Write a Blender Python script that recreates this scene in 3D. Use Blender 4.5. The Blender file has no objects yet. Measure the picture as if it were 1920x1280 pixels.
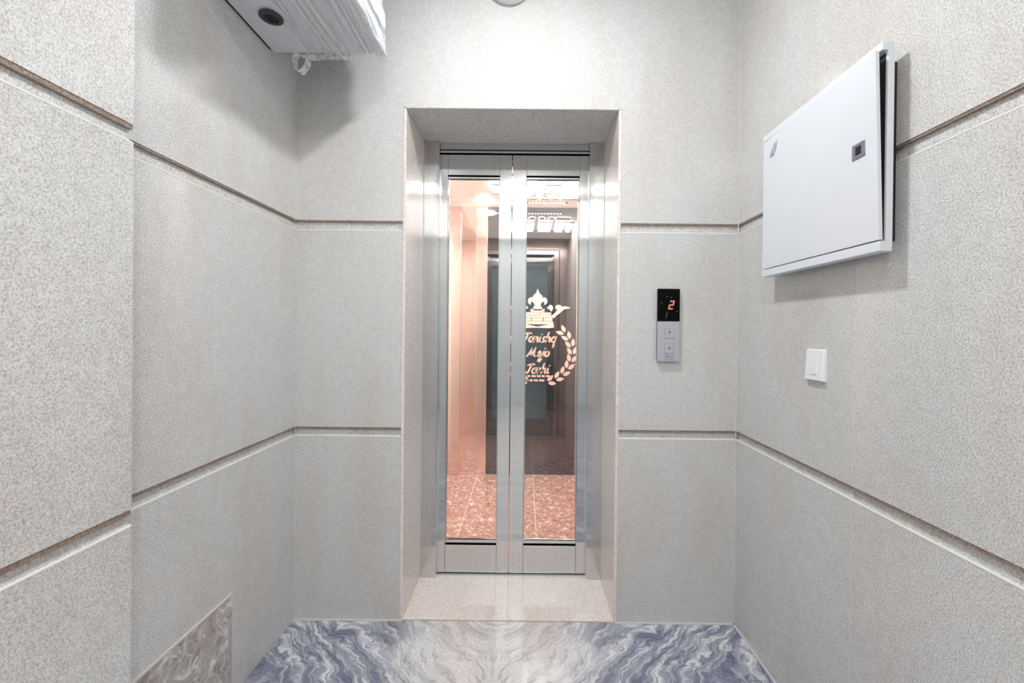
import bpy, bmesh, math, random
from mathutils import Vector, Matrix
random.seed(7)
scn = bpy.context.scene
col = scn.collection
PI = math.pi

# ------------------------------------------------------------------ helpers
class MB:
    """collects shapes and links them as ONE mesh object"""
    def __init__(self):
        self.bm = bmesh.new()
    def quad(self, pts):
        self.bm.faces.new([self.bm.verts.new(p) for p in pts])
    def hexa(self, p):
        v = [self.bm.verts.new(q) for q in p]      # 0-3 bottom ring, 4-7 top ring
        for f in ((3, 2, 1, 0), (4, 5, 6, 7), (0, 1, 5, 4), (1, 2, 6, 5), (2, 3, 7, 6), (3, 0, 4, 7)):
            self.bm.faces.new([v[i] for i in f])
        return v
    def box(self, x0, x1, y0, y1, z0, z1):
        self.hexa([(x0, y0, z0), (x1, y0, z0), (x1, y1, z0), (x0, y1, z0),
                   (x0, y0, z1), (x1, y0, z1), (x1, y1, z1), (x0, y1, z1)])
        return self
    def prism(self, prof, a, b, fn):
        """profile [(d, z)] swept from a to b; fn(d, t, z) -> point"""
        n = len(prof)
        A = [self.bm.verts.new(fn(d, a, z)) for d, z in prof]
        B = [self.bm.verts.new(fn(d, b, z)) for d, z in prof]
        for i in range(n):
            j = (i + 1) % n
            self.bm.faces.new((A[i], A[j], B[j], B[i]))
        self.bm.faces.new(A[::-1]); self.bm.faces.new(B)
        return self
    def poly(self, pts, fn, t):
        """flat outline [(u, v)] thickened by t; fn(u, v, w) -> point"""
        n = len(pts)
        A = [self.bm.verts.new(fn(u, v, 0)) for u, v in pts]
        B = [self.bm.verts.new(fn(u, v, t)) for u, v in pts]
        for i in range(n):
            j = (i + 1) % n
            self.bm.faces.new((A[i], A[j], B[j], B[i]))
        self.bm.faces.new(A[::-1]); self.bm.faces.new(B)
        return self
    def stroke(self, pts, w, fn, t):
        """ribbon of width w along a polyline"""
        P = [Vector(p) for p in pts]
        L, R = [], []
        for i, p in enumerate(P):
            d = (P[min(i + 1, len(P) - 1)] - P[max(i - 1, 0)])
            if d.length < 1e-9: d = Vector((1, 0))
            d.normalize(); nrm = Vector((-d.y, d.x)) * (w / 2)
            L.append(p + nrm); R.append(p - nrm)
        for i in range(len(P) - 1):
            self.poly([tuple(R[i]), tuple(R[i + 1]), tuple(L[i + 1]), tuple(L[i])], fn, t)
        for p in (P[0], P[-1]):
            self.poly([(p.x + math.cos(k * PI / 4) * w / 2, p.y + math.sin(k * PI / 4) * w / 2) for k in range(8)], fn, t)
        return self
    def cyl(self, c, r, axis, h, n=32, r2=None):
        c = Vector(c); ax = Vector(axis).normalized()
        u = ax.orthogonal().normalized(); w = ax.cross(u)
        r2 = r if r2 is None else r2
        A = [self.bm.verts.new(c + (u * math.cos(2 * PI * k / n) + w * math.sin(2 * PI * k / n)) * r) for k in range(n)]
        B = [self.bm.verts.new(c + ax * h + (u * math.cos(2 * PI * k / n) + w * math.sin(2 * PI * k / n)) * r2) for k in range(n)]
        for k in range(n):
            j = (k + 1) % n
            self.bm.faces.new((A[k], A[j], B[j], B[k]))
        self.bm.faces.new(A[::-1]); self.bm.faces.new(B)
        return self
    def lathe(self, prof, c, axis, n=40):
        """profile [(r, h)] round axis"""
        c = Vector(c); ax = Vector(axis).normalized()
        u = ax.orthogonal().normalized(); w = ax.cross(u)
        rings = []
        for r, h in prof:
            if r < 1e-6:
                rings.append([self.bm.verts.new(c + ax * h)])
            else:
                rings.append([self.bm.verts.new(c + ax * h + (u * math.cos(2 * PI * k / n) + w * math.sin(2 * PI * k / n)) * r) for k in range(n)])
        for a, b in zip(rings, rings[1:]):
            for k in range(n):
                j = (k + 1) % n
                if len(a) == 1: self.bm.faces.new((a[0], b[j], b[k]))
                elif len(b) == 1: self.bm.faces.new((a[k], a[j], b[0]))
                else: self.bm.faces.new((a[k], a[j], b[j], b[k]))
        return self
    def torus(self, c, R, r, axis, n=36, m=10):
        c = Vector(c); ax = Vector(axis).normalized()
        u = ax.orthogonal().normalized(); w = ax.cross(u)
        V = []
        for i in range(n):
            d = u * math.cos(2 * PI * i / n) + w * math.sin(2 * PI * i / n)
            V.append([self.bm.verts.new(c + d * (R + r * math.cos(2 * PI * j / m)) + ax * r * math.sin(2 * PI * j / m)) for j in range(m)])
        for i in range(n):
            for j in range(m):
                self.bm.faces.new((V[i][j], V[(i + 1) % n][j], V[(i + 1) % n][(j + 1) % m], V[i][(j + 1) % m]))
        return self
    def build(self, name, mat, parent=None, bevel=0, smooth=False, seg=2):
        bmesh.ops.recalc_face_normals(self.bm, faces=self.bm.faces[:])
        me = bpy.data.meshes.new(name)
        self.bm.to_mesh(me); self.bm.free()
        if smooth:
            for p in me.polygons: p.use_smooth = True
        o = bpy.data.objects.new(name, me)
        col.objects.link(o)
        me.materials.append(mat)
        if bevel:
            m = o.modifiers.new('bevel', 'BEVEL'); m.width = bevel; m.segments = seg; m.limit_method = 'ANGLE'
        if parent is not None:
            o.parent = parent
            o.matrix_parent_inverse = Matrix.Translation(parent.location).inverted()
        return o

def tag(o, label, cat, group=None, kind=None):
    o['label'] = label; o['category'] = cat
    if group: o['group'] = group
    if kind: o['kind'] = kind
    return o
def thing(name, loc, label, cat, group=None):
    o = bpy.data.objects.new(name, None); col.objects.link(o)
    o.location = loc; o.empty_display_size = .05
    return tag(o, label, cat, group)
def struct(o, label=None, cat=None):
    o['kind'] = 'structure'
    if label: o['label'] = label
    if cat: o['category'] = cat
    return o

# ------------------------------------------------------------------ materials
def srgb(r, g, b):
    f = lambda c: (c / 12.92 if c <= .04045 else ((c + .055) / 1.055) ** 2.4)
    return (f(r / 255), f(g / 255), f(b / 255), 1)
class NT:
    def __init__(self, name):
        self.m = bpy.data.materials.new(name); self.m.use_nodes = True
        self.t = self.m.node_tree; self.t.nodes.clear()
        self.out = self.n('ShaderNodeOutputMaterial')
    def n(self, typ, **kw):
        x = self.t.nodes.new(typ)
        for k, v in kw.items():
            if k in x.inputs.keys(): x.inputs[k].default_value = v
            else: setattr(x, k, v)
        return x
    def l(self, a, b): self.t.links.new(a, b)
    def ramp(self, fac, stops, interp='LINEAR'):
        r = self.n('ShaderNodeValToRGB'); r.color_ramp.interpolation = interp
        e = r.color_ramp.elements
        while len(e) < len(stops): e.new(.5)
        for q, (p, c) in zip(e, stops): q.position = p; q.color = c if len(c) == 4 else (*c, 1)
        self.l(fac, r.inputs[0]); return r.outputs[0]
    def noise(self, vec, scale, detail=2, rough=.5, dist=0):
        x = self.n('ShaderNodeTexNoise', Scale=scale, Detail=detail, Roughness=rough, Distortion=dist)
        if vec is not None: self.l(vec, x.inputs['Vector'])
        return x.outputs['Fac']
    def mix(self, fac, a, b, mode='MIX'):
        x = self.n('ShaderNodeMix', data_type='RGBA', blend_type=mode)
        for s, v in ((x.inputs[0], fac), (x.inputs[6], a), (x.inputs[7], b)):
            if hasattr(v, 'links'): self.l(v, s)
            else: s.default_value = v
        return x.outputs[2]
    def math(self, op, a, b=0, c=None):
        x = self.n('ShaderNodeMath', operation=op)
        for i, v in enumerate((a, b) if c is None else (a, b, c)):
            if hasattr(v, 'links'): self.l(v, x.inputs[i])
            else: x.inputs[i].default_value = v
        return x.outputs[0]
    def bsdf(self, **kw):
        b = self.n('ShaderNodeBsdfPrincipled')
        for k, v in kw.items():
            k = k.replace('_', ' ')
            if hasattr(v, 'links'): self.l(v, b.inputs[k])
            else: b.inputs[k].default_value = v
        self.l(b.outputs[0], self.out.inputs[0]); return b

def plain(name, c, rough=.5, metal=0, **kw):
    t = NT(name); t.bsdf(Base_Color=srgb(*c), Roughness=rough, Metallic=metal, **kw); return t.m
def emitter(name, c, s):
    t = NT(name); e = t.n('ShaderNodeEmission'); e.inputs[0].default_value = c; e.inputs[1].default_value = s
    t.l(e.outputs[0], t.out.inputs[0]); return t.m

def granite(name, dark, mid, light, stain=(.86, .80, .74), stain_amt=.5, rough=.13, scale=250, contrast=.19):
    t = NT(name)
    tc = t.n('ShaderNodeTexCoord').outputs['Object']
    sp = t.noise(tc, scale, 2.5, .62)
    c = t.ramp(sp, [(.5 - contrast, srgb(*dark)), (.5, srgb(*mid)), (.5 + contrast, srgb(*light))])
    fk = t.noise(tc, scale * 1.7, 1.5, .5)              # sparse dark mica flecks
    c = t.mix(t.ramp(fk, [(.30, (.75,) * 3), (.40, (0,) * 3)]), c, (*[q * .62 for q in (1, .97, .93)], 1), 'MULTIPLY')
    bl = t.noise(tc, 38, 3, .6)                         # clouds of darker grain
    c = t.mix(t.ramp(bl, [(.40, (.3,) * 3), (.62, (0,) * 3)]), c, (*[q * .80 for q in (1, .985, .965)], 1), 'MULTIPLY')
    mp = t.n('ShaderNodeMapping'); mp.inputs['Scale'].default_value = (2.6, 2.6, .8); t.l(tc, mp.inputs[0])
    st = t.noise(mp.outputs[0], 1.6, 4, .55)            # big vertical tone drift / brown stain
    c = t.mix(t.math('MULTIPLY', t.ramp(st, [(.46, (0,) * 3), (.68, (1,) * 3)]), stain_amt), c, (*stain, 1), 'MULTIPLY')
    t.bsdf(Base_Color=c, Roughness=rough, Specular_IOR_Level=.5)
    return t.m

M = {}
M['granite'] = granite('grey_granite', (175, 175, 172), (215, 215, 214), (234, 235, 236), stain=(.92, .85, .79), stain_amt=.55)
M['granite_soffit'] = M['granite']
M['threshold'] = granite('pale_granite', (226, 214, 209), (240, 230, 225), (246, 240, 236), stain_amt=.15, rough=.12, scale=110)  # pale pinkish stone, pink deepened to carry the cabin light spill
M['pale_edge'] = plain('pale_stone_edge', (228, 227, 226), .25)
M['brown_edge'] = granite('brown_stone_edge', (110, 95, 84), (146, 129, 116), (176, 160, 147), rough=.6)
M['grout'] = plain('white_grout', (214, 213, 210), .6)
M['plaster'] = plain('ceiling_paint', (222, 221, 218), .7)
M['rear_paint'] = plain('pale_blue_paint', (222, 230, 233), .6)
M['white_metal'] = plain('white_powder_coat', (222, 226, 232), .38)
M['white_plastic'] = plain('white_plastic', (238, 238, 240), .35)
M['black'] = plain('black_rubber', (14, 14, 14), .55)
M['dark_gap'] = plain('dark_gap_fill', (30, 29, 28), .7)  # near-black fill for grooves and for gaps that lie in shade
M['grommet'] = plain('grommet_rubber', (52, 54, 57), .45)
M['gloss_black'] = plain('black_acrylic', (1, 1, 1), .3, Specular_IOR_Level=.12)
M['silver'] = plain('satin_aluminium', (196, 199, 207), .36, .55)
M['lock_grey'] = plain('lock_grey', (134, 135, 148), .4, .3)
M['emblem'] = plain('emblem_grey', (172, 174, 184), .4)
M['ink'] = plain('grey_ink', (96, 97, 100), .5)
M['faint_ink'] = plain('pale_grey_ink', (146, 148, 154), .5)
M['dot'] = plain('grey_dot', (130, 135, 140), .4)
M['red_led'] = emitter('red_led', (.66, .25, .19, 1), .75)
M['rail'] = plain('sill_aluminium', (188, 192, 196), .3, .8)

def steel(name, c, rough, aniso, tint_noise=True):
    t = NT(name)
    tc = t.n('ShaderNodeTexCoord').outputs['Object']
    mp = t.n('ShaderNodeMapping'); mp.inputs['Scale'].default_value = (70, 70, 1.2); t.l(tc, mp.inputs[0])
    br = t.noise(mp.outputs[0], 4, 3, .6)
    cc = t.mix(t.ramp(br, [(.3, (0,) * 3), (.7, (1,) * 3)]), (*[q * .90 for q in srgb(*c)[:3]], 1), srgb(*c))
    tg = t.n('ShaderNodeTangent', direction_type='RADIAL', axis='Z')
    b = t.bsdf(Base_Color=cc, Roughness=rough, Metallic=1.0, Anisotropic=aniso)
    cx = t.n('ShaderNodeCombineXYZ'); cx.inputs[0].default_value = 0; cx.inputs[2].default_value = 1
    t.l(cx.outputs[0], b.inputs['Tangent'])
    b.inputs['Anisotropic Rotation'].default_value = .25
    return t.m
M['steel'] = steel('brushed_steel', (218, 219, 219), .105, 1.0)
M['cabin_steel'] = steel('cabin_rose_steel', (248, 234, 228), .2, .8)

t = NT('clear_glass')
tr = t.n('ShaderNodeBsdfTransparent'); tr.inputs[0].default_value = (.90, .93, .92, 1)
gl = t.n('ShaderNodeBsdfGlossy'); gl.inputs['Roughness'].default_value = .0
fr = t.n('ShaderNodeFresnel'); fr.inputs[0].default_value = 1.5
mx = t.n('ShaderNodeMixShader'); t.l(fr.outputs[0], mx.inputs[0]); t.l(tr.outputs[0], mx.inputs[1]); t.l(gl.outputs[0], mx.inputs[2])
t.l(mx.outputs[0], t.out.inputs[0]); M['glass'] = t.m

t = NT('smoked_mirror'); t.bsdf(Base_Color=(.165, .172, .185, 1), Roughness=.015, Metallic=1.0); M['mirror'] = t.m
t = NT('rose_mirror'); t.bsdf(Base_Color=(.90, .82, .78, 1), Roughness=.06, Metallic=1.0); M['rose_mirror'] = t.m
M['decal'] = plain('frosted_rose_etch', (246, 205, 193), .8)

# blue grey swirl marble, bookmatched about the joint at x = X0
X0 = -.105
t = NT('swirl_marble')
tc = t.n('ShaderNodeTexCoord').outputs['Object']
sx = t.n('ShaderNodeSeparateXYZ'); t.l(tc, sx.inputs[0])
u = t.math('ABSOLUTE', t.math('SUBTRACT', sx.outputs[0], X0))
cb = t.n('ShaderNodeCombineXYZ'); t.l(u, cb.inputs[0]); t.l(sx.outputs[1], cb.inputs[1])
nz = t.n('ShaderNodeTexNoise', Scale=3.6, Detail=4, Roughness=.5); t.l(cb.outputs[0], nz.inputs['Vector'])
vs = t.n('ShaderNodeVectorMath', operation='SCALE'); t.l(nz.outputs['Color'], vs.inputs[0]); vs.inputs['Scale'].default_value = .30
va = t.n('ShaderNodeVectorMath', operation='ADD'); t.l(cb.outputs[0], va.inputs[0]); t.l(vs.outputs[0], va.inputs[1])
mp = t.n('ShaderNodeMapping'); mp.inputs['Rotation'].default_value = (0, 0, .72); t.l(va.outputs[0], mp.inputs[0])
m2 = t.n('ShaderNodeMapping'); m2.inputs['Scale'].default_value = (30, 5, 1); t.l(mp.outputs[0], m2.inputs[0])
f1 = t.noise(m2.outputs[0], 1.0, 9, .68, .25)
m3 = t.n('ShaderNodeMapping'); m3.inputs['Scale'].default_value = (88, 11, 1); t.l(mp.outputs[0], m3.inputs[0])
f2 = t.noise(m3.outputs[0], 1.0, 7, .66, .2)
gr = t.noise(cb.outputs[0], 120, 2, .6)
pale = t.ramp(f1, [(.28, srgb(178, 174, 170)), (.42, srgb(216, 214, 212)), (.55, srgb(238, 237, 236)), (.7, srgb(224, 224, 224))])
pale = t.mix(t.ramp(f2, [(.34, (.75,) * 3), (.47, (0,) * 3)]), pale, srgb(156, 152, 149))
blue = t.ramp(f1, [(.30, srgb(96, 101, 124)), (.43, srgb(140, 144, 164)), (.52, srgb(178, 181, 194)), (.60, srgb(236, 237, 241)), (.72, srgb(212, 214, 222))])
blue = t.mix(t.ramp(f2, [(.34, (.85,) * 3), (.48, (0,) * 3)]), blue, srgb(92, 97, 120))
big = t.noise(va.outputs[0], 2.2, 2, .5)
side = t.math('ADD', u, t.math('MULTIPLY', t.math('SUBTRACT', big, .5), .7))
mt = t.mix(t.ramp(side, [(.24, (0,) * 3), (.56, (1,) * 3)]), pale, blue)
mt = t.mix(t.ramp(gr, [(.40, (.6,) * 3), (.58, (0,) * 3)]), mt, (.70, .71, .74, 1), 'MULTIPLY')
t.bsdf(Base_Color=mt, Roughness=.1); M['marble'] = t.m

def veined(name, base, dark, vein, spot, scale, rot):
    t = NT(name)
    tc = t.n('ShaderNodeTexCoord').outputs['Object']
    mp = t.n('ShaderNodeMapping'); mp.inputs['Rotation'].default_value = rot; mp.inputs['Scale'].default_value = (1, 1, 1); t.l(tc, mp.inputs[0])
    a = t.noise(mp.outputs[0], scale, 5, .62, .9)
    c = t.ramp(a, [(.36, srgb(*dark)), (.47, srgb(*base)), (.56, srgb(*base)), (.63, srgb(*vein))])
    b = t.noise(mp.outputs[0], scale * .8, 3, .5, 1.6)
    c = t.mix(t.ramp(t.math('ABSOLUTE', t.math('SUBTRACT', b, .5)), [(.0, (.9,) * 3), (.022, (0,) * 3)]), c, srgb(*vein))
    d = t.noise(mp.outputs[0], scale * .55, 2, .5)
    c = t.mix(t.ramp(d, [(.66, (0,) * 3), (.72, (.7,) * 3)]), c, srgb(*spot))
    t.bsdf(Base_Color=c, Roughness=.12); return t.m
M['brown_marble'] = veined('brown_veined_marble', (186, 178, 172), (156, 148, 142), (226, 226, 227), (160, 132, 114), 15, (.6, 0, 0))
M['rose_marble'] = veined('rose_veined_marble', (182, 140, 128), (156, 112, 100), (240, 222, 214), (196, 150, 136), 26, (0, 0, .5))

# cling film: clear with milky stretch streaks along the cabinet
t = NT('stretch_film')
tc = t.n('ShaderNodeTexCoord').outputs['Object']
mp = t.n('ShaderNodeMapping'); mp.inputs['Scale'].default_value = (62, 1.6, 14); t.l(tc, mp.inputs[0])
a = t.noise(mp.outputs[0], 1.0, 3, .6, .4)
tr = t.n('ShaderNodeBsdfTransparent'); tr.inputs[0].default_value = (.97, .98, .98, 1)
pb = t.n('ShaderNodeBsdfPrincipled'); pb.inputs['Base Color'].default_value = srgb(236, 238, 242); pb.inputs['Roughness'].default_value = .25
mx = t.n('ShaderNodeMixShader')
t.l(t.ramp(a, [(.40, (.06,) * 3), (.50, (.25,) * 3), (.60, (.9,) * 3)]), mx.inputs[0])
t.l(tr.outputs[0], mx.inputs[1]); t.l(pb.outputs[0], mx.inputs[2]); t.l(mx.outputs[0], t.out.inputs[0]); M['film'] = t.m
t = NT('bunched_film')
tc = t.n('ShaderNodeTexCoord').outputs['Object']
a = t.noise(tc, 60, 4, .6, .6)
tr = t.n('ShaderNodeBsdfTransparent')
pb = t.n('ShaderNodeBsdfPrincipled'); pb.inputs['Base Color'].default_value = srgb(238, 240, 243); pb.inputs['Roughness'].default_value = .2
mx = t.n('ShaderNodeMixShader'); t.l(t.ramp(a, [(.35, (.35,) * 3), (.6, (.95,) * 3)]), mx.inputs[0])
t.l(tr.outputs[0], mx.inputs[1]); t.l(pb.outputs[0], mx.inputs[2]); t.l(mx.outputs[0], t.out.inputs[0]); M['film_bunch'] = t.m

# ------------------------------------------------------------------ the room
XL, XN, XR = -.960, -.885, .888          # left wall, its thicker near stretch, right wall
YN = -.832                               # where the thicker stretch starts
YB = -4.6                                # far end of the lobby behind the camera
H = 2.735
O1, O2, OT = -.5035, .3827, 2.146        # door opening
EDG = .013                               # visible edge of the reveal slabs
GU, GUH, GL, GLH = 1.676, .036, .811, .033
def profile(lo=0.0, hi=H, back=-.12):
    g, ch = -.010, .0035
    p = [(back, lo), (0, lo)]
    for top, h in ((GL, GLH), (GU, GUH)):
        p += [(0, top - h - ch), (-ch, top - h), (g, top - h), (g, top), (0, top)]
    return p + [(0, hi), (back, hi)]

# back wall (piers left and right of the lift opening, lintel above)
m = MB()
fb = lambda d, s, z: (s, -d, z)
m.prism(profile(), XL - .1, O1 - EDG, fb)
m.prism(profile(), O2 + EDG, XR + .1, fb)
m.box(O1 - EDG, O2 + EDG, 0, .12, OT + EDG, H)
struct(m.build('wall_back', M['granite']), 'polished grey granite back wall around the lift opening', 'wall')
# left wall, far stretch and the thicker near stretch
m = MB()
m.prism(profile(), YN - .02, .1, lambda d, s, z: (XL + d, s, z))
m.prism(profile(back=-.19), YB, YN, lambda d, s, z: (XN + d, s, z))
struct(m.build('wall_left', M['granite']), 'grey granite left wall, its near stretch standing proud', 'wall')
YJ = -.638
m = MB()
m.prism(profile(), YJ + .001, .1, lambda d, s, z: (XR - d, s, z))
m.prism(profile(), YB, YJ - .001, lambda d, s, z: (XR - d, s, z))
struct(m.build('wall_right', M['granite']), 'grey granite right wall carrying the white electrical box', 'wall')
m = MB().box(XN - .2, XR + .15, YB - .12, YB, 0, H)  # pale paint chosen so the steel doors reflect a bluish tone
struct(m.build('wall_rear', M['rear_paint']), 'pale painted end wall behind the photographer', 'wall')
m = MB().box(XL - .25, XR + .25, YB - .12, .0, -.1, 0)
struct(m.build('floor', M['marble']), 'blue grey swirled marble floor with a centre joint', 'floor')
m = MB().box(XL - .25, XR + .25, YB - .12, .12, H, H + .1)
struct(m.build('ceiling', M['plaster']), 'white painted lobby ceiling', 'ceiling')

# reveal: two cheek slabs, soffit, threshold
YD = .31                                 # front of the steel jambs
m = MB()
m.box(O1 - EDG, O1, -.002, .50, 0, OT); m.box(O2, O2 + EDG, -.002, .50, 0, OT)
struct(m.build('trim_1', M['threshold'], bevel=.0025), 'granite cheek slabs lining both sides of the lift opening', 'trim')
m = MB().box(O1 - EDG, O2 + EDG, -.003, .50, OT, OT + EDG)
struct(m.build('trim_2', M['granite'], bevel=.003), 'granite soffit slab over the lift opening', 'trim')
m = MB().box(O1, O2, .004, .338, -.05, .003)
struct(m.build('trim_3', M['threshold']), 'pale pinkish granite threshold slab in front of the lift door', 'trim')
# grout lines
m = MB()
m.box(XL, XL + .002, -.002, 0, 0, GL); m.box(XR - .003, XR, -.003, 0, 0, H)
struct(m.build('trim_4', M['grout']), 'white grout lines in the two wall corners', 'trim')
m = MB()
m.box(XL, O1 - .004, -.007, 0, 0, .004); m.box(O2 + .004, XR, -.007, 0, 0, .004); m.box(XR - .006, XR, YB, 0, 0, .004)
struct(m.build('trim_5', M['grout']), 'white grout lines along the floor edges', 'trim')
m = MB()
m.box(XR - .0004, XR + .008, YJ - .001, YJ + .001, 0, GL - GLH - .008)
m.box(XR - .0004, XR + .008, YJ - .001, YJ + .001, GL, GU - GUH - .008)
m.box(XR - .0004, XR + .008, YJ - .001, YJ + .001, GU, H)
struct(m.build('trim_6', M['grout']), 'thin pale joint between the granite slabs of the right wall', 'trim')
m = MB().box(X0 - .0015, X0 + .0015, YB, .0, -.01, .0006)
struct(m.build('trim_7', M['grout']), 'pale joint down the middle of the marble floor', 'trim')

# brown strips along the groove tops, pale strips along their lower lips
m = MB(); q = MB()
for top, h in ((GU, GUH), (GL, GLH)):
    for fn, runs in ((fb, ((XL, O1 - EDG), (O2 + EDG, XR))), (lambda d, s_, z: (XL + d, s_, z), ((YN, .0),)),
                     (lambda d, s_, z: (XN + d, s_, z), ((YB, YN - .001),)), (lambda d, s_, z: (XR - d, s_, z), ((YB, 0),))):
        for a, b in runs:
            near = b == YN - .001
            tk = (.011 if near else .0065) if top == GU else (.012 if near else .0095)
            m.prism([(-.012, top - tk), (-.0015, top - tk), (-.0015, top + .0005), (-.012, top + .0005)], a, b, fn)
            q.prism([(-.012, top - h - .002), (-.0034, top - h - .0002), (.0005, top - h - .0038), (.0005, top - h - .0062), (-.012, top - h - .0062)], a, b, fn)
struct(m.build('trim_8', M['brown_edge']), 'brown strips along the tops of the wall grooves', 'trim')
struct(q.build('trim_9', M['pale_edge']), 'pale lips under the wall grooves', 'trim')

# brown marble patch low on the left wall
hp = thing('marble_panel', (XL, -.6, 0), 'brown veined marble panel set low into the left granite wall', 'stone panel')
m = MB().box(XL - .001, XL + .003, -.95, -.387, .004, .343)
m.build('panel', M['brown_marble'], hp)
MB().box(XL - .001, XL + .005, -.95, -.385, .343, .349).build('edge_strip', M['grout'], hp)

# ------------------------------------------------------------------ lift door
fr_ = thing('elevator_door_frame', (-.06, .4, 0), 'brushed steel jambs and header framing the lift doors', 'door frame')
JL, JR = -.4275, .3085
m = MB().box(O1 - .001, JL, YD, .42, .003, OT); m.build('jamb', M['steel'], fr_, .0025)
m = MB().box(JR, O2 + .001, YD, .42, .003, OT); m.build('jamb', M['steel'], fr_, .0025)
hd = MB().box(JL, JR, .328, .42, 2.098, OT).build('header', M['steel'], fr_, .002)
MB().box(JL, JR, .326, .33, 2.108, 2.113).build('header_groove', M['dark_gap'], hd)
m = MB()
m.box(JL, JR, .338, .46, -.03, .008); m.box(JL, JR, .334, .339, -.03, .006)
m.build('sill', M['rail'], fr_)
MB().box(JL, JR, .352, .358, .004, .0085).build('sill_groove', M['dark_gap'], fr_)

def leaf(x0, x1, g0, g1, label):
    r = thing('elevator_door_leaf', ((x0 + x1) / 2, .36, 0), label, 'elevator door', 'sliding lift door leaves')
    zb, zt, gb, gt = .012, 2.094, .150, 1.992
    yf, yb = .341, .381
    MB().box(x0, g0, yf, yb, zb, zt).build('stile', M['steel'], r, .0015)
    MB().box(g1, x1, yf, yb, zb, zt).build('stile', M['steel'], r, .0015)
    MB().box(g0, g1, yf, yb, zb, gb).build('bottom_rail', M['steel'], r, .003)
    MB().box(g0, g1, yf, yb, gt, zt).build('top_rail', M['steel'], r, .0015)
    MB().box(g0 - .004, g1 + .004, .362, .368, gb - .004, gt + .004).build('glass_pane', M['glass'], r)
    m = MB()
    for ya, yc in ((.3545, .362), (.368, .375)):
        m.box(g0, g1, ya, yc, gb, gb + .020); m.box(g0, g1, ya, yc, gt - .014, gt)
        m.box(g0, g0 + .004, ya, yc, gb + .02, gt - .014); m.box(g1 - .004, g1, ya, yc, gb + .02, gt - .014)
    m.build('glazing_bead', M['steel'], r, .001)
    return r
D3 = -.0712
leaf(-.4355, D3 - .0015, -.3905, -.1325, 'left sliding lift door leaf, steel frame, its glass without writing')
leaf(D3 + .0015, .3138, .0003, .2645, 'right sliding lift door leaf, the crown emblem visible through its glass')

# ------------------------------------------------------------------ lift cabin
CL, CR, CF, CK, CH = -.76, .475, .47, 1.835, 2.26
cab = thing('elevator_cabin', (-.14, 1.1, 0), 'peach lit lift cabin with veined floor and mirrored back wall behind the glass doors', 'elevator cabin')
MB().box(CL, CR, CF, CK, -.08, 0).build('cabin_floor', M['rose_marble'], cab)
m = MB(); m.box(-.39, -.386, CF, CK, -.001, .0012); m.box(.077, .081, CF, CK, -.001, .0012)
m.build('floor_joint', M['grout'], cab)
M['cabin_paint'] = plain('cabin_ceiling_paint', (244, 234, 229), .45)
MB().box(CL, CR, CF, CK + .05, CH, CH + .05).build('cabin_ceiling', M['cabin_paint'], cab)
MB().box(CL - .04, CL, CF, CK + .05, 0, CH).build('side_wall', M['cabin_paint'], cab)
MB().box(CR, CR + .04, CF, CK + .05, 0, CH).build('side_wall', M['cabin_paint'], cab)
MB().box(CL, -.322, CK, CK + .03, 0, CH).build('back_panel', M['rose_mirror'], cab)
MB().box(-.322, .43, CK - .002, CK + .03, .004, CH).build('back_mirror', M['mirror'], cab)
MB().box(.43, CR, CK, CK + .03, 0, CH).build('back_panel', M['cabin_steel'], cab)
MB().box(-.622, -.545, CK - .012, CK, .0, CH).build('reflected_stile', M['cabin_steel'], cab, .002)  # strips added as stand-ins for door stiles mirrored in the back wall
MB().box(-.418, -.324, CK - .012, CK, .0, CH).build('reflected_stile', M['cabin_steel'], cab, .002)
m = MB(); m.box(CL, -.45, CF, CF + .03, 0, CH); m.box(.33, CR, CF, CF + .03, 0, CH); m.box(-.45, .33, CF, CF + .03, 2.1, CH)
m.build('front_panel', M['cabin_steel'], cab)
# slatted light panels of the cabin ceiling
M['cabin_light'] = emitter('cabin_light', (1, .86, .80, 1), 52)
def ceiling_panel(x0, x1, y0, y1, n):
    p = MB(); p.box(x0, x1, y0, y1, CH - .006, CH); o = p.build('light_panel', M['cabin_light'], cab)
    for k in range(n + 1):
        y = y0 + (y1 - y0) * k / n
        MB().box(x0, x1, y - .012, y + .012, CH - .022, CH - .006).build('slat', M['cabin_steel'], o)
for x0, x1 in ((-.24, .072), (.122, .246), (.290, .370), (.405, .455)):
    ceiling_panel(x0, x1, 1.02, 1.40, 4)
for x0, x1 in ((.03, .08), (.12, .165), (.21, .25), (.275, .40)):
    ceiling_panel(x0, x1, 1.455, 1.53, 1)
m = MB(); m.box(-.30, .33, 1.655, 1.69, CH - .006, CH); ls = m.build('light_strip', M['cabin_steel'], cab)
m = MB()
for k in range(22): m.box(-.29 + k * .028, -.274 + k * .028, 1.665, 1.68, CH - .009, CH - .005)
o = m.build('strip_light', M['cabin_light'], ls); o['kind'] = 'stuff'
# round downlight of the cabin
dl = MB().lathe([(.0, 0), (.05, 0), (.062, .006), (.062, .012), (0, .012)], (-.325, 1.66, CH - .012), (0, 0, 1), 32).build('downlight', M['cabin_light'], cab)

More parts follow.
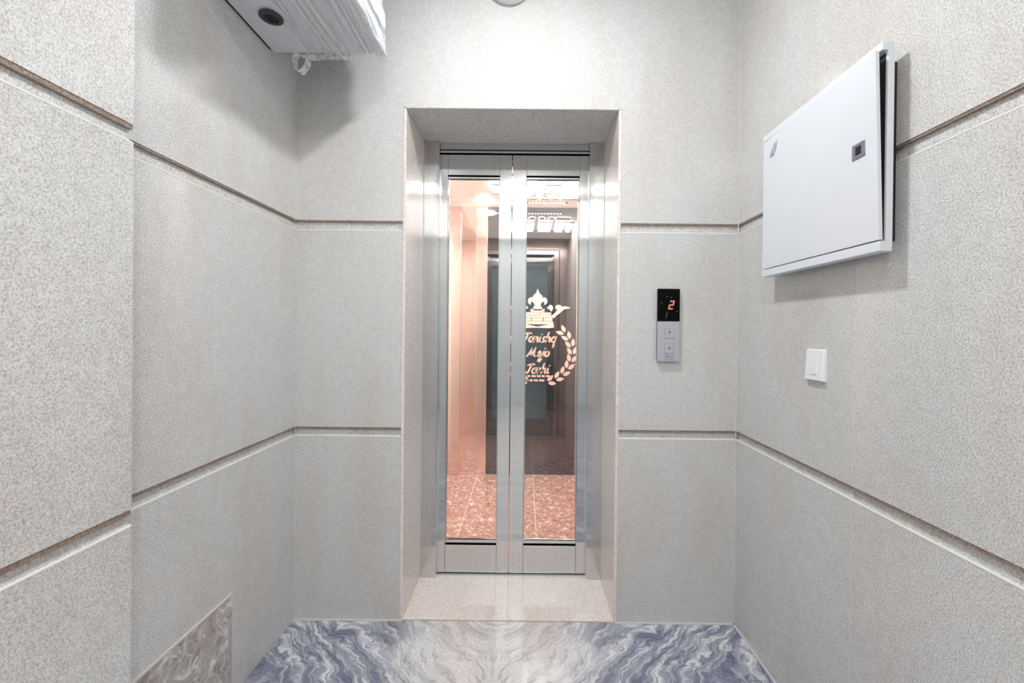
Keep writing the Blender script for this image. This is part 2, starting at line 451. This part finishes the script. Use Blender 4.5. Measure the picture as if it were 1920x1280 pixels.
# etched crown, writing and wreath on the cabin mirror (flat lettering, true size)
PXM = 222.0
def wp(px, py, w):           # picture units of the emblem -> mirror plane
    return (.1115 + (px - 1010) / PXM, CK - .002 - w, 1.558 - (py - 545) / PXM)
def cr(uv): return [(960 + a / 5.82, 520 + b / 5.82) for a, b in uv]
def mir(uv): return [(2 * 281 - a, b) for a, b in uv][::-1]
lg = MB()
fl = [(281, 122), (296, 165), (318, 190), (336, 205), (322, 222), (310, 240), (304, 262), (305, 290), (318, 312), (330, 330), (330, 360)]
lg.poly(cr(fl + mir(fl)[:-1]), wp, .0015)
curl = [(308, 240), (322, 222), (350, 216), (375, 226), (388, 250), (384, 278), (366, 295), (352, 296), (358, 280), (350, 266), (336, 264), (322, 280), (316, 300), (306, 280)]
lg.poly(cr(curl), wp, .0015); lg.poly(cr(mir(curl)), wp, .0015)
body = [(281, 350), (330, 345), (360, 358), (400, 366), (440, 388), (462, 412), (466, 440), (446, 452), (446, 478), (458, 498), (462, 545), (400, 552), (330, 548), (281, 546)]
# body built as strips so that the brick joints and the gaps between bands show
def strip(y0, y1, xa, xb):
    lg.poly(cr([(xa, y0), (xb, y0), (xb, y1), (xa, y1)]), wp, .0015)
strip(345, 376, 205, 357); strip(381, 409, 140, 264); strip(381, 409, 298, 430)
strip(376, 412, 268, 294); strip(413, 438, 120, 452)
strip(442, 474, 120, 211); strip(442, 474, 219, 339); strip(442, 474, 347, 445)
strip(478, 510, 108, 452)
lg.poly(cr([(100, 548), (103, 500), (160, 512), (281, 536), (400, 512), (459, 500), (462, 545), (400, 552), (281, 548), (160, 552)]), wp, .0015)
arm = [(440, 410), (470, 385), (500, 352), (484, 345), (474, 330), (480, 304), (505, 296), (530, 300), (545, 316), (580, 312), (612, 316), (644, 330), (606, 338), (572, 346), (546, 366), (520, 392), (490, 410), (466, 440), (446, 440)]
lg.poly(cr(arm), wp, .0015); lg.poly(cr(mir(arm)), wp, .0015)
bud = [(382, 330), (404, 312), (412, 298), (436, 302), (450, 322), (446, 350), (432, 372), (412, 350)]
lg.poly(cr(bud), wp, .0015); lg.poly(cr(mir(bud)), wp, .0015)
lg.build('crown_emblem', M['decal'], cab)

# script letters as pen strokes; unit = x-height
def arc(cx, cy, rx, ry, a0, a1, n=9):
    return [(cx + rx * math.cos(math.radians(a0 + (a1 - a0) * k / n)), cy + ry * math.sin(math.radians(a0 + (a1 - a0) * k / n))) for k in range(n + 1)]
GL_ = {
    'a': (1.0, [arc(.42, .5, .36, .46, 60, 330), [(.80, .98), (.74, .3), (.84, .05), (1.02, .12)]]),
    'n': (1.0, [[(.1, .95), (.12, .0)], [(.12, .45), (.35, .85), (.6, .95), (.72, .75), (.72, .25), (.82, .04), (1.0, .12)]]),
    'i': (.5, [[(.15, .92), (.13, .2), (.26, .03), (.48, .14)], [(.24, 1.38), (.27, 1.44)]]),
    's': (.8, [[(.02, .06), (.3, .0), (.52, .16), (.46, .40), (.26, .58), (.3, .86), (.62, .96)]]),
    'h': (1.05, [[(.18, 1.75), (.12, 0)], [(.12, .45), (.36, .88), (.62, .94), (.74, .7), (.72, .22), (.84, .04), (1.02, .14)]]),
    'q': (1.05, [arc(.42, .5, .36, .46, 60, 330), [(.80, .98), (.74, -.7), (.70, -1.0), (.95, -.62)]]),
    'M': (1.75, [[(.0, .0), (.22, .5), (.4, 1.6), (.62, .2), (.7, .2), (1.18, 1.65), (1.2, .3), (1.3, .03), (1.55, .1)]]),
    'e': (.85, [[(.1, .42), (.5, .5), (.62, .74), (.42, .95), (.16, .72), (.1, .36), (.3, .02), (.62, .08), (.85, .3)]]),
    'j': (.55, [[(.28, .95), (.22, -.5), (.02, -.95), (-.3, -.85), (-.2, -.5), (.4, .1)], [(.34, 1.38), (.37, 1.44)]]),
    'o': (.9, [arc(.42, .48, .36, .46, 90, 450, 14)]),
    'T': (1.15, [[(.1, 1.42), (.5, 1.62), (1.3, 1.6)], [(.72, 1.58), (.6, .5), (.42, .08), (.1, .05), (.02, .3)]]),
    'r': (.72, [[(.12, .95), (.12, .0)], [(.12, .45), (.3, .82), (.52, .95), (.68, .85)]]),
}
def write(word, px, py, xh, slant=.34, w=3.0):
    mb = MB(); x = 0
    for ch in word:
        adv, strokes = GL_[ch]
        for s in strokes:
            mb.stroke([(px + (x + a + b * slant) * xh * .95, py - b * xh) for a, b in s], w, wp, .0015)
        x += adv
    return mb
def width(word): return sum(GL_[c][0] for c in word)
for word, x_end, py, xh in (('Tanishq', 1045, 641, 10.2), ('Mejo', 1032, 668, 10.6), ('Tarhi', 1032, 700, 10.6)):
    px = x_end - (width(word) + .2) * xh * .95
    write(word, px, py, xh).build('lettering', M['decal'], cab)
m = MB()
for row, (x0, x1) in enumerate(((962, 1026), (970, 1024))):
    x = x0
    while x < x1:
        ww = random.uniform(5, 11)
        m.poly([(x, 703 + row * 8), (x + ww, 703.5 + row * 8), (x + ww, 707 + row * 8), (x, 706.5 + row * 8)], wp, .0015); x += ww + 2.2
m.build('fine_print', M['decal'], cab)
# wreath of paired leaves
def leaf_shape(cx, cy, ang, L, W):
    pts = []
    for k in range(13):
        s = k / 12; pts.append((s - .5, math.sin(PI * s ** .85) * .5))
    for k in range(11, 0, -1):
        s = k / 12; pts.append((s - .5, -math.sin(PI * s ** .85) * .5))
    ca, sa = math.cos(ang), math.sin(ang)
    return [(cx + a * L * ca - b * W * sa, cy + a * L * sa + b * W * ca) for a, b in pts]
for sgn in (1, -1):
    m = MB()
    for k in range(9):
        a = math.radians(-47 + k * 14.2)           # picture angle, downwards positive
        cx, cy = 1010 + sgn * 64 * math.cos(a), 661 + 57 * math.sin(a)
        ta = math.atan2(-57 * math.cos(a), sgn * 64 * math.sin(a))        # along the branch towards its tip
        for side in (1, -1):
            an = ta + side * .42 * (1 if sgn > 0 else 1)
            ox, oy = -math.sin(ta) * 5.2 * side, math.cos(ta) * 5.2 * side
            m.poly(leaf_shape(cx + ox, cy + oy, an, 15.5, 7.2), wp, .0015)
    m.build('wreath', M['decal'], cab)

# ------------------------------------------------------------------ call panel
cp = thing('call_panel', (.595, 0, 1.25), 'black and silver lift call panel with a red 2 beside the lift opening', 'call panel')
A0, A1, B0, B1 = .549, .6397, 1.101, 1.4015
MB().box(A0 + .002, A1 - .002, -.014, .0, B0 + .002, B1 - .002).build('housing', M['black'], cp)
MB().box(A0, A1, -.020, -.012, B0, 1.2665).build('face_plate', M['silver'], cp, .0012)
ds = MB().box(A0, A1, -.0205, -.012, 1.2675, B1).build('display', M['gloss_black'], cp, .001)
YP = -.0207
fp = lambda u, v, w: (u, YP - w, v)
m = MB()
def seg(a, b): m.stroke([a, b], .0068, fp, .0006)
xa, xb, za, zm, zb_ = .5935, .6085, 1.350, 1.3345, 1.319
sl = .11
P = lambda x, z: (x + (z - zb_) * sl * 2, z)
seg(P(xa + .001, za), P(xb, za)); seg(P(xb, za), P(xb, zm)); seg(P(xb, zm), P(xa, zm)); seg(P(xa, zm), P(xa, zb_)); seg(P(xa, zb_), P(xb - .001, zb_))
m.build('digit', M['red_led'], ds)
for px_, pz_ in ((.5865, 1.369), (.603, 1.366), (.5635, 1.342), (.6285, 1.309)):
    MB().poly([(px_ + .002 * math.cos(k * PI / 4), pz_ + .002 * math.sin(k * PI / 4)) for k in range(8)], fp, .0003).build('indicator_dot', M['dot'], ds)
MB().poly([(.5885, 1.304), (.5855, 1.304), (.5815, 1.281), (.5845, 1.281)], fp, .0002).build('scratch', M['ink'], ds)
for z0, z1, up in ((1.1965, 1.2345, 1), (1.1345, 1.1725, -1)):
    MB().box(.5783, .6167, -.0204, -.019, z0 - .0012, z1 + .0012).build('button_gap', M['faint_ink'], cp)
    b = MB().box(.5795, .6155, -.0222, -.019, z0, z1).build('button', M['silver'], cp, .0008)
    zc = (z0 + z1) / 2 + .004 * 1
    fb2 = lambda u, v, w: (u, -.0223 - w, v)
    q = MB(); s = up
    q.poly([(.5975 - .0065, zc + s * .001), (.5975 + .0065, zc + s * .001), (.5975, zc + s * .0085)][::s], fb2, .0003)
    q.box(.5965, .5985, -.0226, -.0222, min(zc + s * .002, zc - s * .008), max(zc + s * .002, zc - s * .008))
    q.build('arrow', M['ink'], b)
def letters(txt, x, z, h, mat, parent, w=.0016):
    G = {'I': (.35, [[(.15, 0), (.15, 1)]]), 'Y': (.8, [[(0, 1), (.35, .5), (.35, 0)], [(.7, 1), (.35, .5)]]),
         'S': (.75, [[(.6, .9), (.3, 1), (.05, .8), (.3, .5), (.6, .25), (.35, 0), (.02, .1)]])}
    q = MB()
    for ch in txt:
        adv, st = G[ch]
        for s in st: q.stroke([(x + a * h, z + b * h) for a, b in s], w, lambda u, v, t_: (u, -.0201 - t_, v), .0004)
        x += adv * h
    return q.build('lettering', mat, parent)
letters('IYSI', .5805, 1.1085, .0165, M['ink'], cp)

# ------------------------------------------------------------------ light switch
sw = thing('light_switch', (XR, -.5, 1.13), 'white rocker light switch on the right wall below the electrical box', 'light switch')
m = MB()
m.hexa([(XR - .014, -.534, 1.082), (XR, -.537, 1.079), (XR, -.452, 1.079), (XR - .014, -.456, 1.082),
        (XR - .008, -.534, 1.1735), (XR, -.537, 1.176), (XR, -.453, 1.176), (XR - .008, -.456, 1.1735)])
m.build('plate', M['white_plastic'], sw, .0015)
m = MB()
m.hexa([(XR - .0155, -.512, 1.100), (XR - .006, -.512, 1.100), (XR - .006, -.483, 1.100), (XR - .0155, -.483, 1.100),
        (XR - .0105, -.512, 1.157), (XR - .006, -.512, 1.157), (XR - .006, -.483, 1.157), (XR - .0105, -.483, 1.157)])
m.build('rocker', M['white_plastic'], sw, .001)

# ------------------------------------------------------------------ electrical box on the right wall
eb = thing('electrical_box', (XR, -.55, 1.66), 'white metal electrical box with slightly ajar door high on the right wall', 'electrical box')
XF = .828
Y0, Y1, Z0, Z1 = -.290, -.792, 1.418, 1.908
XB = .858
m = MB()
m.box(XF + .014, XB, Y1, Y0, Z0, Z1)
m.box(XF, XF + .014, Y1, Y0, Z1 - .020, Z1); m.box(XF, XF + .014, Y1, Y0, Z0, Z0 + .024)
m.build('body', M['white_metal'], eb, .0015)
MB().box(XB, XR, Y1 + .029, Y0 - .03, Z0 + .03, Z1 - .03).build('back_gap_shade', M['dark_gap'], eb)  # dark block filling the gap to the wall, shade put into its colour
MB().box(XF + .0125, XF + .0145, Y1 + .006, Y0 - .006, Z0 + .028, Z1 - .024).build('door_gap_shade', M['dark_gap'], eb)  # dark plate painting the shade inside the ajar door gap
dz0, dz1 = Z0 + .0265, Z1 - .0225
m = MB()
ob, ot, th = -.002, -.016, .010
m.hexa([(XF + ob, Y1 + .001, dz0), (XF + ob + th, Y1 + .001, dz0), (XF + th, Y0 - .002, dz0), (XF, Y0 - .002, dz0),
        (XF + ot, Y1 + .001, dz1), (XF + ot + th, Y1 + .001, dz1), (XF + th, Y0 - .002, dz1), (XF, Y0 - .002, dz1)])
dr = m.build('door', M['white_metal'], eb, .0012)
def on_door(y, z):                          # x of the door face there
    a = (Y0 - y) / (Y0 - Y1); b = (z - dz0) / (dz1 - dz0)
    return XF + a * (ob * (1 - b) + ot * b)
lx = on_door(-.735, 1.676)
lk = MB().box(lx - .003, lx + .004, -.757, -.716, 1.657, 1.694).build('lock', M['lock_grey'], dr, .001)
MB().box(lx - .0035, lx + .0, -.746, -.728, 1.665, 1.686).build('keyhole', M['black'], lk)
ex = on_door(-.355, 1.838)
fe = lambda u, v, w: (ex - .0004 - w, u, v)
m = MB()
c4 = [(-.362, 1.856), (-.380, 1.858), (-.358, 1.817), (-.336, 1.818)]
m.stroke(c4 + [c4[0]], .0035, fe, .0006)
m.stroke([(-.375, 1.850), (-.361, 1.846), (-.350, 1.834), (-.346, 1.826)], .005, fe, .0006)
m.stroke([(-.373, 1.842), (-.366, 1.831), (-.356, 1.823), (-.349, 1.823)], .005, fe, .0006)
m.build('emblem', M['emblem'], dr)

# ------------------------------------------------------------------ film wrapped cabinet, upper left
WX0, WX1, WY0, WY1, WZ0, WZ1 = -.956, -.541, -.180, -.700, 2.252, 2.66
wc = thing('wrapped_cabinet', (-.75, -.44, 2.25), 'white metal cabinet in clear plastic film mounted high on the left wall', 'cabinet')
wc.location = (XL, WY0, WZ0)
MB().box(WX0 + .004, WX1 - .006, WY1 + .004, WY0 - .004, WZ0 + .003, WZ1 - .003).build('body', M['white_metal'], wc, .003)
MB().box(XL, WX0 + .004, WY1 + .02, WY0 - .02, WZ0 + .006, WZ1 - .02).build('wall_gap_shade', M['dark_gap'], wc)  # dark filler painting the shaded gap between cabinet and wall
gx, gy = -.850, -.375
gm = MB().lathe([(.0, 0), (.020, .0), (.022, .006), (.036, .004), (.036, .0), (.033, -.003)], (gx, gy, WZ0 - .001), (0, 0, -1), 36).build('cable_grommet', M['grommet'], wc, smooth=False)
MB().lathe([(.013, 0), (.017, .003), (.013, .006), (.009, .003), (.013, 0)], (gx, gy, WZ0 - .006), (0, 0, -1), 28).build('grommet_ring', M['black'], gm)
# film over bottom and right side, gently creased
def sheet(fn, nu, nv):
    mb = MB(); V = [[mb.bm.verts.new(fn(i / nu, j / nv)) for j in range(nv + 1)] for i in range(nu + 1)]
    for i in range(nu):
        for j in range(nv): mb.bm.faces.new((V[i][j], V[i + 1][j], V[i + 1][j + 1], V[i][j + 1]))
    return mb
rp = [random.uniform(0, 6.28) for _ in range(8)]
def crease(a): return sum(math.sin(a * f + rp[k]) / (k + 1) for k, f in enumerate((23, 41, 67, 97)))
def bottom(u, v):
    x = WX0 + .13 + (WX1 + .002 - WX0 - .13) * u; y = WY0 + (WY1 - WY0) * v
    return (x, y, WZ0 - .0008 - .0006 * (1 + .6 * crease(u * 1.4 + .1 * v)) * min(1, 6 * u))
sheet(bottom, 120, 14).build('film_bottom', M['film'], wc, smooth=True)
def rside(u, v):
    z = WZ0 - .002 + (WZ1 - WZ0) * u; y = WY0 + (WY1 - WY0) * v
    return (WX1 + .003 + .0015 * (1 + crease(v * .5 + u * .3)) * (1 - u * .6), y, z)
sheet(rside, 30, 60).build('film_side', M['film'], wc, smooth=True)
# bunched film along the lower right edge
def rim(u, v):
    y = WY0 + .004 + (WY1 - WY0) * u
    r = .011 + .003 * math.sin(u * 17 + 1) + .0015 * math.sin(u * 43 + 2)
    a = 2 * PI * v
    return (WX1 - .004 + r * math.cos(a) * 1.0, y, WZ0 + .004 + r * .55 * math.sin(a))
sheet(rim, 90, 12).build('film_fold', M['film_bunch'], wc, smooth=True)
# loose loop and hanging flap at the back edge
def loop(u, v):
    a = 2 * PI * u
    R = .024 + .003 * math.sin(3 * a + 1)
    return (-.865 + R * math.cos(a) * 1.05 + .006 * v, WY0 + .004 + .030 * v, WZ0 - .016 + R * math.sin(a) * 1.15 - (.012 if math.sin(a) < 0 else 0) * abs(math.sin(a)))
sheet(loop, 48, 6).build('film_loop', M['film_bunch'], wc, smooth=True)
def flap(u, v):
    x = -.85 + .20 * u
    sag = .020 * math.sin(PI * min(1, u * .75 + .15)) * v
    return (x, WY0 + .004 + .008 * math.sin(u * 9) * v, WZ0 + .004 - sag - .004 * v)
sheet(flap, 40, 6).build('film_flap', M['film_bunch'], wc, smooth=True)

# ------------------------------------------------------------------ round fixture above the door
rf = thing('wall_fixture', (-.078, 0, 2.668), 'round white wall fixture above the lift door, cut by the photo edge', 'wall fixture')
MB().lathe([(.0, 0), (.090, 0), (.092, .01), (.092, .045), (.086, .056), (.06, .060), (0, .060)], (-.078, 0, 2.668), (0, -1, 0), 48).build('cover', M['white_plastic'], rf, smooth=False)
MB().lathe([(.0, 0), (.055, 0), (.05, .006), (0, .008)], (-.078, -.06, 2.668), (0, -1, 0), 36).build('lens', M['lock_grey'], rf)

# ------------------------------------------------------------------ lamps of the lobby and an added fill panel
vs_exp = .33
M['lamp'] = emitter('lamp_glass', (.97, .985, 1, 1), 420)
M['lamp_far'] = emitter('lamp_glass_far', (1, .98, .96, 1), 200)
def lamp(x, y, r, mat, label, rim=.03):
    o = thing('ceiling_lamp', (x, y, H), label, 'ceiling lamp', 'dome lamps of the lobby ceiling')
    MB().lathe([(0, 0), (r + .02, 0), (r + .022, .01), (r + .014, rim), (r + .006, rim), (r + .006, .03), (0, .03)], (x, y, H), (0, 0, -1), 32).build('base', M['white_plastic'], o)
    n = 7; prof = [(r * math.cos(PI / 2 * k / n), r * .95 * math.sin(PI / 2 * k / n)) for k in range(n + 1)]
    prof[-1] = (0, r * .95)
    MB().lathe(prof, (x, y, H - .03), (0, 0, -1), 20).build('dome', mat, o, smooth=True)
lamp(-.01, -.68, .060, M['lamp'], 'dome lamp whose hotspot shines on the granite above the lift', .068)  # deeper rim added to hold lamp light off the top of the wall
lamp(.0, -2.04, .062, M['lamp_far'], 'dome lamp over the photographer, glinting on the steel doors')
pl = thing('fill_panel', (0, -3.6, H), 'added fill light panel on the ceiling behind the camera', 'fill light')  # unseen fill light, added to brighten the lobby walls
MB().box(-.80, .80, -4.45, -2.50, H - .02, H).build('frame', M['white_plastic'], pl)
MB().box(-.78, .78, -4.43, -2.52, H - .024, H - .018).build('diffuser', emitter('fill_diffuser', (1, .965, .93, 1), 2.8), pl)
# cabin lamp light
def area(name, loc, sx_, sy_, energy, color):
    L = bpy.data.lights.new(name, 'AREA'); L.shape = 'RECTANGLE'; L.size = sx_; L.size_y = sy_; L.energy = energy; L.color = color
    o = bpy.data.objects.new(name, L); col.objects.link(o); o.location = loc; return o

# ------------------------------------------------------------------ world, camera, view
w = bpy.data.worlds.new('world'); scn.world = w; w.use_nodes = True
w.node_tree.nodes['Background'].inputs[0].default_value = (1, .96, .92, 1)
w.node_tree.nodes['Background'].inputs[1].default_value = .3

cd = bpy.data.cameras.new('camera'); cam = bpy.data.objects.new('camera', cd); col.objects.link(cam)
pitch, yaw, roll = -.0043, .0014, -.0101
def R3(p, y, r):
    Rx = Matrix(((1, 0, 0), (0, math.cos(p), -math.sin(p)), (0, math.sin(p), math.cos(p))))
    Rz = Matrix(((math.cos(y), -math.sin(y), 0), (math.sin(y), math.cos(y), 0), (0, 0, 1)))
    Ry = Matrix(((math.cos(r), 0, math.sin(r)), (0, 1, 0), (-math.sin(r), 0, math.cos(r))))
    return Rz @ Rx @ Ry
R = R3(pitch, yaw, roll)
mat = Matrix.Identity(4)
for i in range(3):
    mat[i][0] = R[i][0]; mat[i][1] = R[i][2]; mat[i][2] = -R[i][1]
mat[0][3], mat[1][3], mat[2][3] = 0, -1.8, 1.2242
cam.matrix_world = mat
cd.sensor_width = 36; cd.lens = 806 * 36 / 1920
cd.shift_x = -23.3 / 1920; cd.shift_y = -17.7 / 1920
cd.clip_start = .02
scn.camera = cam
vs_ = scn.view_settings
scn.display_settings.display_device = 'sRGB'
vs_.view_transform = 'Standard'; vs_.look = 'None'; vs_.gamma = 1; vs_.use_curve_mapping = False
vs_.exposure = vs_exp
